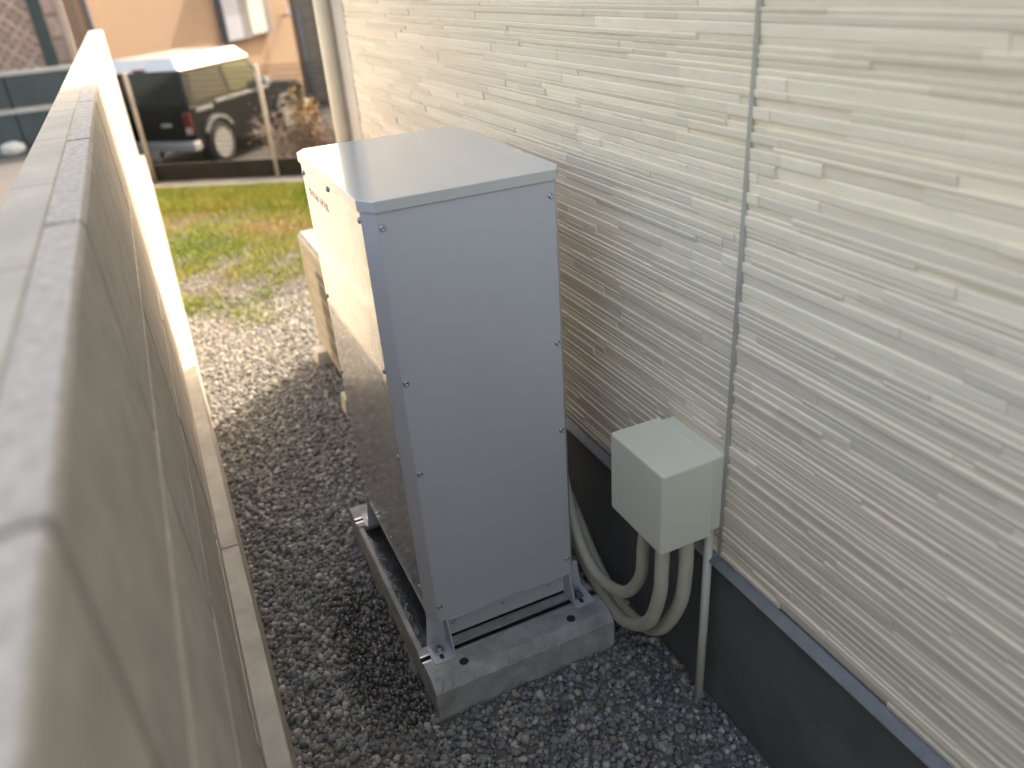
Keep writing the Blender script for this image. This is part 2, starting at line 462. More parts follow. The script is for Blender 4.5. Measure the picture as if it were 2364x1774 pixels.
for par, cond in ((sp1, lambda s: s[1] < JY), (sp2, lambda s: s[0] > JY)):
    rest = MB()
    for (a, b_, z0, h, dx) in strips[300:]:
        if not cond((a, b_)): continue
        n0 = len(rest.b.verts)
        c = 0.0018
        pts = [(XS - 0.001 + x, zz + z0) for x, zz in [(0, 0), (0, h), (-dx + c * 0.6, h), (-dx, h - c), (-dx + 0.0012, c * 1.6), (-dx + c * 1.6, 0)]]
        rest.prism(pts, 'y', a, b_ - 0.0006)
    o = rest.obj('siding_strips', 'siding', par)
    o['kind'] = 'stuff'

# ------------------------------------------------------------------ concrete block wall on the left
FX, FT = -0.105, 1.452          # inner face, top
BW, BH, T = 0.747, 0.35, 0.112
fence = thing('concrete_block_wall', 'long weathered grey concrete block wall beside the gravel strip', 'wall', (FX - 0.05, 4, 0))
def fpart(mb, name, m):
    o = mb.obj(name, m, fence); o.matrix_parent_inverse = Matrix.Translation((-(FX - 0.05), -4, 0)); return o
y0s = 0.449 - 2 * BW
FEND = 0.449 + 11 * BW
fpart(MB().box((FX - T + 0.006, y0s, 0.02), (FX - 0.009, FEND - 0.004, FT - 0.006)), 'mortar_core', 'mortar')
for row in range(4):
    zt = FT - row * BH
    zb = max(zt - BH, 0.04)
    off = (0, -0.06, 0.02, -0.03)[row]
    for i in range(13):
        a, b_ = y0s + i * BW + (off if i > 0 else 0), y0s + (i + 1) * BW + (off if i < 12 else 0)
        j = random.uniform(-0.0012, 0.0012)
        fpart(MB().box((FX - T, a + 0.008, zb + (0.010 if row < 3 else 0)), (FX + j, b_ - 0.008, zt - (0.0 if row == 0 else 0.0)), 0.0035), 'concrete_block', 'block')
# pale mortar smear along the first bed joint
fpart(MB().box((FX - 0.02, y0s, FT - BH - 0.003), (FX + 0.0022, FEND - 0.006, FT - BH + 0.0115)), 'mortar_bed', 'mortar_lt')
# rough block tops (inner strip) and trowelled mortar cap (outer strip)
for i in range(13):
    a, b_ = y0s + i * BW, y0s + (i + 1) * BW
    fpart(MB().box((FX - 0.049, a + 0.006, FT - 0.002), (FX - 0.002, b_ - 0.006, FT + 0.006 + random.uniform(-0.001, 0.001)), 0.003), 'block_top', 'blocktop')
y = y0s
while y < FEND - 0.02:
    L = random.uniform(0.42, 0.62); b_ = min(y + L, FEND - 0.003)
    fpart(MB().box((FX - T - 0.003, y + 0.0008, FT - 0.004), (FX - 0.0485, b_ - 0.0008, FT + 0.0062), 0.003), 'mortar_cap', 'cap')
    y = b_
# protruding footing
y = y0s
while y < FEND:
    fpart(MB().box((FX - 0.002, y + 0.001, -0.03), (FX + 0.048 + random.uniform(-0.0008, 0.0008), min(y + 1.494, FEND) - 0.001, 0.33), 0.004), 'footing', 'footing')
    y += 1.494

# ------------------------------------------------------------------ storage cabinet
X0, X1 = 0.345, 0.785          # front face, back face
YN, YF = 1.485, 2.135
ZP, ZL = 0.224, 1.312          # bottom, underside of lid
CX, CYc = 0.023, 0.036         # corner chamfer
cab = thing('battery_cabinet', 'tall light grey metal storage cabinet bolted on a concrete base', 'cabinet', (0.565, 1.81, 0.122))
def cpart(mb, name, m, par=None):
    o = mb.obj(name, m, par or cab)
    if par is None: o.matrix_parent_inverse = Matrix.Translation((-0.565, -1.81, -0.122))
    else: o.matrix_parent_inverse = Matrix.Identity(4)
    return o
def outline(d):
    return [(X0 + CX - d * .4, YN - d), (X1 - CX + d * .4, YN - d), (X1 + d, YN + CYc - d * .4), (X1 + d, YF - CYc + d * .4),
            (X1 - CX + d * .4, YF + d), (X0 + CX - d * .4, YF + d), (X0 - d, YF - CYc + d * .4), (X0 - d, YN + CYc - d * .4)]
body = cpart(MB().prism(outline(-0.004), 'z', ZP + 0.004, ZL + 0.008), 'inner_case', 'paint')
def plate(pts, zlo, zhi, axis='y', t=(0, 0), bev=0.0): pass
end = cpart(MB().box((X0 + CX + 0.0006, YN, ZP), (X1 - CX - 0.0006, YN + 0.0035, ZL - 0.001), 0.0008), 'end_panel', 'paint')
endf = cpart(MB().box((X0 + CX + 0.0006, YF - 0.0035, ZP), (X1 - CX - 0.0006, YF, ZL - 0.001), 0.0008), 'end_panel', 'paint')
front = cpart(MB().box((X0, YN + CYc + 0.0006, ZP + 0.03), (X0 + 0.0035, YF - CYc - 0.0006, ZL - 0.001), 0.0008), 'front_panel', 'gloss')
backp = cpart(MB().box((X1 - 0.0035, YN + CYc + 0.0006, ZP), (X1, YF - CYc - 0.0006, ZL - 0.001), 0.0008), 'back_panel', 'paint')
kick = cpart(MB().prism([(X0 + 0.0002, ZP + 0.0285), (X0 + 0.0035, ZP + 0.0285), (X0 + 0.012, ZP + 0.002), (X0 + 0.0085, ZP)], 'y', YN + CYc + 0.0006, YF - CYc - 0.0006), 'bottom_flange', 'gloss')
for (ax, ay, bx, by) in ((X0, YN + CYc, X0 + CX, YN), (X1 - CX, YN, X1, YN + CYc), (X0 + CX, YF, X0, YF - CYc), (X1, YF - CYc, X1 - CX, YF)):
    d = Vector((by - ay, -(bx - ax), 0)).normalized()
    if d.dot(Vector((ax - 0.565, ay - 1.81, 0))) > 0: d = -d
    cpart(MB().prism([(ax, ay), (bx, by), (bx + d.x * 0.0033, by + d.y * 0.0033), (ax + d.x * 0.0033, ay + d.y * 0.0033)], 'z', ZP, ZL - 0.001), 'corner_panel', 'paint')
# lid: bevelled tray with a downturned rim
lid = MB().prism(outline(0.005), 'z', ZL + 0.001, ZL + 0.0235)
es = [e for e in lid.b.edges if all(v.co.z > ZL + 0.02 for v in e.verts)]
bmesh.ops.bevel(lid.b, geom=es, offset=0.0014, segments=2, affect='EDGES', profile=0.5)
lid = cpart(lid, 'lid', 'lid')
# button-head screws
def screw_mesh(r, axis, sgn, hexd='hole_shade'):
    b = MB()
    prof = [(r, 0), (r, 0.0008), (r * 0.93, 0.0021), (r * 0.72, 0.0033), (r * 0.40, 0.0038), (r * 0.38, 0.0016), (0.0004, 0.0014)]
    b.lathe([(p, h * sgn) for p, h in prof], axis, 18)
    return b.mesh('screw')
SE = screw_mesh(0.0072, 'y', -1); SF = screw_mesh(0.0066, 'x', -1); SB = screw_mesh(0.0072, 'y', -1)
def scr(par, me, loc):
    o = link('screw', me, MT['steel'], par, loc)
    return o
for x in (X0 + CX + 0.0095, X1 - CX - 0.0095):
    for zz in (1.280, 0.931, 0.690, 0.274):
        scr(end, SE, (x, YN - 0.0003, zz))
for yy, zz in ((2.085, 1.285), (1.80, 1.300), (YN + CYc + 0.011, 1.291), (2.085, 0.944), (2.085, 0.706), (YN + CYc + 0.011, 0.950), (YN + CYc + 0.011, 0.722), (2.085, 0.310), (1.795, 0.292), (YN + CYc + 0.011, 0.320)):
    scr(front, SF, (X0 - 0.0003, yy, zz))
# embossed lettering
fc = bpy.data.curves.new('lettering', 'FONT')
fc.body = 'SMART STAR'; fc.size = 0.0265; fc.extrude = 0.0004; fc.space_character = 1.05
fo = bpy.data.objects.new('lettering_tmp', fc); COL.objects.link(fo)
bpy.context.view_layer.update()
tm = bpy.data.meshes.new_from_object(fo.evaluated_get(bpy.context.evaluated_depsgraph_get()))
bpy.data.objects.remove(fo)
to = link('lettering', tm, MT['text'], front)
to.rotation_euler = (R(90), 0, R(-90)); to.location = (X0 - 0.0006, 2.052, 1.238)
tw = max(v.co.x for v in tm.vertices)
to.scale = (0.212 / tw, 1, 1)

# leg brackets (near and far ends)
PT = 0.122
def bracket(yA, s):
    """yA = cabinet end plane, s = -1 towards the camera end, +1 far end. A folded channel with feet"""
    g = cpart(MB().box((0.392, min(yA + s * -0.035, yA + s * -0.032), PT + 0.012), (0.752, max(yA + s * -0.035, yA + s * -0.032), ZP + 0.003), 0.0006), 'leg_bracket', 'bracket')
    for x in (0.389, 0.752):
        cpart(MB().prism([(yA - s * 0.034, PT + 0.004), (yA - s * 0.034, ZP + 0.001), (yA + s * 0.001, ZP + 0.001), (yA + s * 0.004, ZP - 0.004), (yA + s * 0.036, PT + 0.006), (yA + s * 0.036, PT + 0.004)], 'x', x, x + 0.003), 'side_plate', 'bracket', g)
    # upper lip, open in the middle
    for a, b_ in ((0.393, 0.500), (0.620, 0.752)):
        cpart(MB().box((a, min(yA - s * 0.03, yA + s * 0.002), ZP - 0.0045), (b_, max(yA - s * 0.03, yA + s * 0.002), ZP - 0.0005), 0.001), 'lip', 'bracket', g)
    for x0_, x1_ in ((0.331, 0.391), (0.753, 0.813)):
        f = MB().prism([(x0_ + .006, yA - s * 0.035), (x1_, yA - s * 0.035), (x1_, yA + s * 0.036), (x1_ - .004, yA + s * 0.040), (x0_ + .010, yA + s * 0.040), (x0_ + 0.003, yA + s * 0.037), (x0_, yA + s * 0.03), (x0_, yA - s * 0.029)], 'z', PT + 0.0005, PT + 0.0042)
        f = cpart(f, 'foot_plate', 'bracket', g)
        xm = (x0_ + x1_) / 2 - 0.004
        sl = [(xm + 0.006 * math.cos(t), yA + s * 0.021 + 0.010 * math.sin(t)) for t in np.linspace(0, 2 * math.pi, 16, endpoint=False)]
        cpart(MB().prism(sl, 'z', PT + 0.0035, PT + 0.0047), 'slot_shade_disc', 'hole_shade', g)  # dark disc on the plate, painted shade of the slot
        cpart(MB().box((xm - 0.015, yA - s * 0.002 - 0.015, PT + 0.0046), (xm + 0.015, yA - s * 0.002 + 0.015, PT + 0.0078), 0.0008), 'square_washer', 'steel', g)
        b = MB().lathe([(0.0105, PT + 0.0078), (0.0105, PT + 0.0155), (0.0092, PT + 0.017)], 'z', 6, (xm, yA - s * 0.002, 0), smooth=False)
        cpart(b, 'hex_nut', 'steel', g)
        pr = []
        for k in range(9): pr += [(0.0056, PT + 0.0171 + k * 0.0016), (0.0048, PT + 0.0179 + k * 0.0016)]
        cpart(MB().lathe(pr, 'z', 12, (xm, yA - s * 0.002, 0)), 'bolt', 'steel', g)
        # gusset between foot and cabinet edge
        out = x0_ if x0_ < 0.5 else x1_
        inn = x1_ if x0_ < 0.5 else x0_
        k = 1 if x0_ < 0.5 else -1
        cpart(MB().prism([(out + k * 0.004, PT + 0.0045), (inn, PT + 0.0045), (inn, ZP - 0.004), (out + k * 0.019, ZP + 0.001), (out + k * 0.015, ZP - 0.003)], 'y', yA - s * 0.037, yA - s * 0.034), 'gusset', 'bracket', g)
    for x in (0.417, 0.562, 0.706):
        if s < 0: 
            o = link('screw', SB, MT['steel'], g, (x, yA + 0.0316, 0.174)); o.scale = (0.8, 0.8, 0.8)
    return g
bracket(YN, -1); bracket(YF, 1)

# ------------------------------------------------------------------ precast base under the cabinet
BX0, BX1, BY0, BY1 = 0.306, 0.832, 1.375, 2.264
base = thing('concrete_base', 'precast concrete plinth with steel rails and wet dark tray under the cabinet', 'plinth', (0.57, 1.82, -0.05))
def bpart(mb, name, m):
    o = mb.obj(name, m, base); o.matrix_parent_inverse = Matrix.Translation((-0.57, -1.82, 0.05)); return o
def rough(me, amt, seed):
    r = random.Random(seed)
    for v in me.vertices: v.co += Vector((r.uniform(-amt, amt), r.uniform(-amt, amt), r.uniform(-amt, amt)))
def beam(ya, yb, near):
    """concrete beam along X with chamfered outer top edge, finely cut so that the edges can be worn"""
    b = bmesh.new()
    yo, yi = (ya, yb) if near else (yb, ya)
    s = 1 if near else -1
    rl = (1.466, 1.495) if near else (2.139, 2.168)
    # section, outer to inner, with a recess for the steel rail
    sec = [(yo, -0.06), (yo + s * 0.001, 0.096), (yo + s * 0.006, 0.103), (yo + s * 0.028, PT - 0.001), (yo + s * 0.034, PT)]
    ra, rb = (rl[0], rl[1]) if near else (rl[1], rl[0])
    sec += [(ra, PT), (ra + s * 0.0008, PT - 0.02), (rb - s * 0.0008, PT - 0.02), (rb, PT), (yi - s * 0.003, PT), (yi, PT - 0.003), (yi, -0.06)]
    xs = np.linspace(BX0, BX1, 60)
    rings = []
    r = random.Random(5)
    for x in xs:
        ring = []
        for k, (yy, zz) in enumerate(sec):
            j = 0.0011 if k in (1, 2, 3) else 0.0003
            if k in (5, 6, 7, 8): j = 0.0002
            chip = 0.004 if (k in (2, 3) and r.random() < 0.05) else 0
            ring.append(b.verts.new((x, yy + s * (r.uniform(-j, j) + chip), zz + r.uniform(-j, j) - chip)))
        rings.append(ring)
    for i in range(len(rings) - 1):
        for k in range(len(sec) - 1):
            b.faces.new((rings[i][k], rings[i + 1][k], rings[i + 1][k + 1], rings[i][k + 1]))
    b.faces.new(rings[0]); b.faces.new(rings[-1][::-1])
    m = MB(); m.b.free(); m.b = b
    return m
bm1 = bpart(beam(BY0, 1.523, True), 'beam', 'conc')
bm2 = bpart(beam(2.118, BY1, False), 'beam', 'conc')
for s in (0, 1):
    xa = BX0 + 0.0006 if s == 0 else BX1 - 0.017
    bpart(MB().box((xa, 1.5236, -0.06), (xa + 0.016, 2.1174, PT - 0.004), 0.003), 'side_lip', 'conc')
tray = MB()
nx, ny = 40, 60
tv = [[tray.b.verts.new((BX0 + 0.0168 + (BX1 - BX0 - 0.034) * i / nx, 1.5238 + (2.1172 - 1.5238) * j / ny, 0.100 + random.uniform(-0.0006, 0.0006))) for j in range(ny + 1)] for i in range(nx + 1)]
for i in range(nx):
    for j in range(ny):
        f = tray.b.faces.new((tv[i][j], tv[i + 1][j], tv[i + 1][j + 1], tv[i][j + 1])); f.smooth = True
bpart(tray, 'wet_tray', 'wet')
for (ra, rb) in ((1.466, 1.495), (2.139, 2.168)):
    for a, b_ in ((ra + 0.0004, ra + 0.0075), (rb - 0.0075, rb - 0.0004)):
        bpart(MB().box((BX0 - 0.002, a, PT - 0.016), (BX1 + 0.002, b_, PT + 0.0004), 0.0006), 'rail_lip', 'steel')
    bpart(MB().box((BX0 + 0.001, ra + 0.0005, PT - 0.0195), (BX1 - 0.001, rb - 0.0005, PT - 0.0165)), 'rail_bottom', 'dark')
for x, yy in ((0.404, 1.424), (0.722, 1.421), (0.404, 2.208), (0.722, 2.208)):
    bpart(MB().lathe([(0.0125, PT - 0.01), (0.0125, PT + 0.0006), (0.0118, PT + 0.0009), (0.0005, PT + 0.0006)], 'z', 20, (x, yy, 0)), 'lifting_hole_shade_disc', 'hole_shade')  # dark discs on the beam, painted shade of the lifting holes

# ------------------------------------------------------------------ box on the wall with conduits
jb = thing('junction_box', 'square ivory plastic junction box fixed low on the siding', 'junction box', (0.93, 1.185, 0.58))
def jpart(mb, name, m, par=None):
    o = mb.obj(name, m, par or jb)
    o.matrix_parent_inverse = Matrix.Translation((-0.93, -1.185, -0.58)) if par is None else Matrix.Identity(4); return o
jpart(MB().box((0.905, 1.090, 0.582), (0.944, 1.281, 0.777), 0.004, 2), 'back_box', 'box')
jpart(MB().box((0.774, 1.083, 0.574), (0.904, 1.288, 0.782), 0.006, 3), 'cover', 'box')
cov = [o for o in jb.children if o.name.startswith('cover')][0]
jpart(MB().box((0.8985, 1.0815, 0.5725), (0.9035, 1.2895, 0.7835), 0.0015), 'rim', 'box', cov)
def conduit(pts, r, label, ribs=0.0045, par=None):
    P = smooth_path(pts, 14)
    # resample evenly and corrugate
    L = [0]
    for a, b_ in zip(P, P[1:]): L.append(L[-1] + (b_ - a).length)
    n = int(L[-1] / (ribs / 2))
    Q, rad, k = [], [], 0
    for i in range(n + 1):
        s = L[-1] * i / n
        while k < len(L) - 2 and L[k + 1] < s: k += 1
        t = (s - L[k]) / max(1e-9, L[k + 1] - L[k])
        Q.append(P[k].lerp(P[k + 1], t)); rad.append(r if i % 2 else r * 0.93)
    o = MB().tube(Q, r, 14, True, rad).obj('flexible_conduit', 'conduit')
    tag(o, label, 'conduit', 'conduits looping from the junction box to the cabinet')
    return o
conduit([(0.85, 1.245, 0.575), (0.85, 1.262, 0.44), (0.85, 1.275, 0.33), (0.845, 1.345, 0.225), (0.838, 1.46, 0.19), (0.832, 1.545, 0.235), (0.825, 1.60, 0.36), (0.812, 1.64, 0.52), (0.788, 1.68, 0.60)], 0.0165, 'shortest ivory corrugated conduit, leaving the box farthest from the straight pipe')
conduit([(0.835, 1.16, 0.575), (0.835, 1.163, 0.45), (0.835, 1.17, 0.36), (0.842, 1.225, 0.225), (0.85, 1.35, 0.115), (0.862, 1.50, 0.095), (0.868, 1.63, 0.15), (0.85, 1.71, 0.30), (0.82, 1.745, 0.46), (0.788, 1.76, 0.54)], 0.0175, 'low hanging ivory corrugated conduit in the middle under the junction box')
conduit([(0.875, 1.128, 0.575), (0.878, 1.13, 0.45), (0.88, 1.15, 0.33), (0.882, 1.22, 0.19), (0.89, 1.32, 0.105), (0.902, 1.46, 0.06), (0.915, 1.62, 0.10), (0.908, 1.75, 0.24), (0.86, 1.82, 0.42), (0.788, 1.86, 0.52)], 0.0175, 'ivory corrugated conduit hanging beside the straight pipe and closest to the foundation')
pp = MB().tube([(0.93, 1.117, 0.58), (0.93, 1.117, 0.3), (0.93, 1.12, -0.03)], 0.0105, 16).obj('ground_pipe', 'pvc')
tag(pp, 'thin straight ivory pipe from the junction box down into the gravel', 'pipe')

# ------------------------------------------------------------------ air conditioner behind the cabinet
AX, AY0, AY1, AZ0, AZ1 = 0.545, 2.99, 3.81, 0.085, 0.655
ac = thing('air_conditioner', 'cream outdoor air conditioner unit with a slatted fan grille', 'air conditioner', (0.69, 3.4, AZ0))
def apart(mb, name, m, par=None):
    o = mb.obj(name, m, par or ac)
    o.matrix_parent_inverse = Matrix.Translation((-0.69, -3.4, -AZ0)) if par is None else Matrix.Identity(4); return o
apart(MB().box((AX + 0.03, AY0, AZ0), (AX + 0.30, AY1, AZ1 - 0.012), 0.008, 2), 'casing', 'ac')
apart(MB().box((AX + 0.012, AY0 - 0.004, AZ1 - 0.0115), (AX + 0.304, AY1 + 0.004, AZ1), 0.005, 2), 'top_plate', 'actop')
fr = MB()
for lo, hi in (((AX, AY0, AZ0), (AX + 0.0295, AY0 + 0.03, AZ1 - 0.013)), ((AX, AY1 - 0.05, AZ0), (AX + 0.0295, AY1, AZ1 - 0.013)),
               ((AX, AY0 + 0.0305, AZ0), (AX + 0.0295, AY1 - 0.0505, AZ0 + 0.035)), ((AX, AY0 + 0.0305, AZ1 - 0.035), (AX + 0.0295, AY1 - 0.0505, AZ1 - 0.013))):
    fr.box(lo, hi, 0.003)
fr = apart(fr, 'front_frame', 'ac')
apart(MB().box((AX + 0.026, AY0 + 0.0305, AZ0 + 0.0355), (AX + 0.0296, AY1 - 0.0505, AZ1 - 0.0355)), 'fan_recess', 'acdark')
bar = MB().box((-0.0022, -0.0026, AZ0 + 0.036), (0.012, 0.0026, AZ1 - 0.095), 0.0008).mesh('bar')
k = AY0 + 0.045
while k < 3.475:
    o = link('grille_bar', bar, MT['ac'], fr); o.location = (AX, k, 0); k += 0.027
apart(MB().box((AX + 0.004, 3.478, AZ0 + 0.0355), (AX + 0.025, AY1 - 0.0505, AZ1 - 0.10), 0.003), 'front_cover', 'ac')
rib = MB().box((-0.004, AY0 + 0.031, -0.003), (0.008, AY1 - 0.051, 0.003), 0.001).mesh('rib')
for zz in (0.16, 0.25, 0.34, 0.43, 0.52):
    link('grille_rib', rib, MT['ac'], fr, (AX, 0, zz))
lou = MB().box((-0.001, AY0 + 0.031, -0.0022), (0.014, AY1 - 0.051, 0.0022), 0.0008).mesh('louvre')
for i in range(7):
    link('louvre', lou, MT['ac'], fr, (AX, 0, AZ1 - 0.09 + i * 0.0085))
apart(MB().lathe([(0.19, 0), (0.19, 0.003), (0.17, 0.004)], 'x', 32, (AX + 0.018, AY1 - 0.30, 0.36)), 'fan_ring', 'acdark')
for yy, lab in ((3.12, 'ivory support block under the cabinet-side end of the air conditioner'), (3.68, 'ivory support block under the grass-side end of the air conditioner')):
    o = MB().prism([(AX - 0.055, -0.01), (AX + 0.33, -0.01), (AX + 0.32, AZ0 - 0.002), (AX - 0.045, AZ0 - 0.002)], 'y', yy - 0.045, yy + 0.045).obj('support_block', 'pvc')
    tag(o, lab, 'block', 'blocks under the air conditioner')

# ------------------------------------------------------------------ gravel and grass
def ico():
    b = bmesh.new(); bmesh.ops.create_icosphere(b, subdivisions=1, radius=1.0)
    V = np.array([v.co[:] for v in b.verts]); F = np.array([[v.index for v in f.verts] for f in b.faces]); b.free()
    return V, F
IV, IF = ico()
def stones(name, P, S, m, seed=1):
    g = np.random.default_rng(seed); n = len(P)
    V = IV[None] * g.uniform(0.72, 1.28, (n, 12, 1)) * (S[:, None, None] * g.uniform(0.6, 1.2, (n, 1, 3)))
    a = g.uniform(0, 2 * np.pi, n); t = g.uniform(-0.6, 0.6, n)
    ct, st = np.cos(t)[:, None], np.sin(t)[:, None]
    V = np.stack([V[..., 0], V[..., 1] * ct - V[..., 2] * st, V[..., 1] * st + V[..., 2] * ct], -1)
    ca, sa = np.cos(a)[:, None], np.sin(a)[:, None]
    V = np.stack([V[..., 0] * ca - V[..., 1] * sa, V[..., 0] * sa + V[..., 1] * ca, V[..., 2]], -1)
    V += P[:, None]
    F = (IF[None] + (np.arange(n) * 12)[:, None, None]).reshape(-1, 3)
    o = bulk(name, V.reshape(-1, 3), F, m)
    return o
def scatter(n, x0, x1, y0, y1, smin, smax, seed):
    g = np.random.default_rng(seed)
    P = np.stack([g.uniform(x0, x1, n), g.uniform(y0, y1, n), np.zeros(n)], 1)
    S = smin + (smax - smin) * g.random(n) ** 1.8
    P[:, 2] = S * g.uniform(-0.1, 0.75, n)
    keep = ~((P[:, 0] > BX0 - S * .6) & (P[:, 0] < BX1 + S * .6) & (P[:, 1] > BY0 - S * .6) & (P[:, 1] < BY1 + S * .6))
    keep &= P[:, 0] < 0.958 - S * .5
    return P[keep], S[keep]
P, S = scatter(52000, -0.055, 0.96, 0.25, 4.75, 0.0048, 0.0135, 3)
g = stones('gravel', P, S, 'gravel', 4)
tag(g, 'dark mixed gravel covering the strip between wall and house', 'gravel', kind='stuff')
P, S = scatter(22000, -0.055, 0.96, 4.7, 8.6, 0.006, 0.013, 8)
P2, S2 = scatter(5000, 0.96, 3.2, 4.2, 7.4, 0.008, 0.017, 9)
gg = np.random.default_rng(2)
xx = gg.uniform(0.96, 2.8, 5000); yy = gg.uniform(4.3, 7.2, 5000)
P = np.concatenate([P, np.stack([xx, yy, np.full(5000, 0.004)], 1)]); S = np.concatenate([S, gg.uniform(0.008, 0.016, 5000)])
ymax = E0.y + SD.y * (P[:, 0] - E0.x) / SD.x
k = P[:, 1] < ymax - 0.02
g2 = stones('far_gravel', P[k], S[k], 'gravel2', 6)
tag(g2, 'pale sunlit gravel scattered among the grass beyond the house', 'gravel', kind='stuff')

def noise2(x, y, seed=0):
    r = np.random.default_rng(seed); v = np.zeros_like(x)
    for i in range(7):
        fx, fy, ph = r.uniform(0.8, 4.5), r.uniform(0.8, 4.5), r.uniform(0, 6.28)
        v += np.sin(x * fx * r.choice([-1, 1]) + y * fy + ph)
    return v / 7
def grass():
    g = np.random.default_rng(21); n = 130000
    x = g.uniform(-0.05, 3.0, n); y = g.uniform(4.35, 8.6, n)
    ymax = E0.y + SD.y * (x - E0.x) / SD.x
    dens = 0.5 * (noise2(x * 1.3, y * 1.3, 5) + noise2(x * 3.1, y * 3.1, 6)) * 1.5 + np.clip((y - 4.75) / 1.6, -0.9, 0.55) + np.clip((y - (ymax - 1.1)) * 1.2, 0, 1.2)
    k = (y < ymax - 0.03) & (g.random(n) < np.clip(dens + 0.2, 0.0, 1))
    x, y, ymax = x[k], y[k], ymax[k]; n = len(x)
    h = g.uniform(0.012, 0.05, n) * np.where(y > ymax - 1.0, 1.7, 1.0)
    a = g.uniform(0, 2 * np.pi, n); wv = g.uniform(0.002, 0.0045, n)
    ln = g.uniform(0.1, 0.9, n) * h; b = g.uniform(0, 2 * np.pi, n)
    c = np.stack([x, y, np.zeros(n)], 1)
    d = np.stack([np.cos(a) * wv, np.sin(a) * wv, np.zeros(n)], 1)
    tip = c + np.stack([np.cos(b) * ln, np.sin(b) * ln, h], 1)
    mid = c + np.stack([np.cos(b) * ln * .35, np.sin(b) * ln * .35, h * .6], 1)
    V = np.stack([c - d, c + d, mid + d * .7, mid - d * .7, tip], 1).reshape(-1, 3)
    i = (np.arange(n) * 5)[:, None]
    F = np.concatenate([i + [0, 1, 2], i + [0, 2, 3], i + [3, 2, 4]])
    o = bulk('grass', V, F, 'grass')
    tag(o, 'patchy yellow green grass on the sunlit far part of the lot', 'grass', kind='stuff')
grass()

# ------------------------------------------------------------------ wire fence at the kerb
wf = thing('wire_fence', 'thin wire mesh fence with weathered posts standing on the kerb', 'fence', tuple(E0 + SN * 0.2))
inv = Matrix.Translation(-(E0 + SN * 0.2))
for t in (-0.15, 1.14, 2.9, 4.6):
    p = E0 + SN * 0.2 + SD * t
    o = MB().tube([(p.x, p.y, 0.045), (p.x, p.y, 1.08)], 0.022, 12).obj('post', 'post', wf); o.matrix_parent_inverse = inv
for i in range(5):
    p = E0 + SN * 0.235 + SD * (-0.3 + i * 1.05); q = p + SD * 1.048; n = SN * 0.018
    o = MB().prism([(p.x, p.y), (q.x, q.y), (q.x + n.x, q.y + n.y), (p.x + n.x, p.y + n.y)], 'z', 0.052, 0.22).obj('kick_board', 'board', wf)
    o.matrix_parent_inverse = inv
ww = MB()
a = E0 + SN * 0.2 + SD * -0.15
for i in range(21):
    zz = 0.07 + i * 0.05
    b_ = a + SD * 4.75
    ww.tube([(a.x, a.y, zz), (b_.x, b_.y, zz)], 0.0015, 4)
for i in range(216):
    p = a + SD * (i * 0.022)
    ww.tube([(p.x, p.y, 0.06), (p.x, p.y, 1.07)], 0.003, 4)
o = ww.obj('wire_mesh', 'wire', wf); o.matrix_parent_inverse = inv; o['kind'] = 'stuff'

# ------------------------------------------------------------------ off-road car on the street
CAR_A = R(50)
car = thing('parked_car', 'dark green boxy off-road car with white roof and silver bumper', 'car', (0.75, 13.5, ROAD_Z), CAR_A)
CL, CW = 3.55, 1.62
def kpart(mb, name, m, par=None):
    return mb.obj(name, m, par or car)
# local: x forward from the rear face, y to the left (0 = right side)
def arch(cx, r, n=9):
    return [(cx + r * math.cos(t), 0.34 + r * math.sin(t)) for t in np.linspace(math.pi, 0, n)]
prof = [(0.02, 0.42)] + [(0.02, 0.42)][:0] + [(0.0, 0.55), (0.0, 1.02), (2.62, 1.02), (3.40, 0.97), (3.52, 0.90), (3.55, 0.55), (3.5, 0.42)]
low = [(3.2, 0.36)] + [(x, z) for x, z in arch(2.82, 0.42)][::-1] + [(2.38, 0.34), (1.04, 0.34)] + [(x, z) for x, z in arch(0.62, 0.42)][::-1] + [(0.16, 0.38)]
bd = MB().prism(prof + low, 'y', 0.05, CW - 0.05)
es = [e for e in bd.b.edges if all(abs(v.co.y - e.verts[0].co.y) < 1e-6 for v in e.verts) and max(v.co.z for v in e.verts) > 0.9]
bmesh.ops.bevel(bd.b, geom=es, offset=0.05, segments=2, affect='EDGES', profile=0.6)
body_o = kpart(bd, 'body', 'car')
def frustum(x0, x1, tx0, tx1, z0, z1, in0, in1, name, m, par=None):
    b = MB()
    lo = [(x0, in0, z0), (x1, in0, z0), (x1, CW - in0, z0), (x0, CW - in0, z0)]
    hi = [(tx0, in1, z1), (tx1, in1, z1), (tx1, CW - in1, z1), (tx0, CW - in1, z1)]
    v0 = [b.b.verts.new(p) for p in lo]; v1 = [b.b.verts.new(p) for p in hi]
    b.b.faces.new(v0[::-1]); b.b.faces.new(v1)
    for i in range(4): b.b.faces.new((v0[i], v0[(i + 1) % 4], v1[(i + 1) % 4], v1[i]))
    es = [e for e in b.b.edges if abs(e.verts[0].co.z - e.verts[1].co.z) > 0.05]
    bmesh.ops.bevel(b.b, geom=es, offset=0.04, segments=2, affect='EDGES', profile=0.5)
    return kpart(b, name, m, par)
cabn = frustum(0.03, 2.45, 0.10, 2.02, 1.019, 1.52, 0.07, 0.15, 'cabin', 'car')
roof = frustum(0.05, 2.06, 0.16, 1.86, 1.521, 1.70, 0.12, 0.24, 'roof', 'carroof')
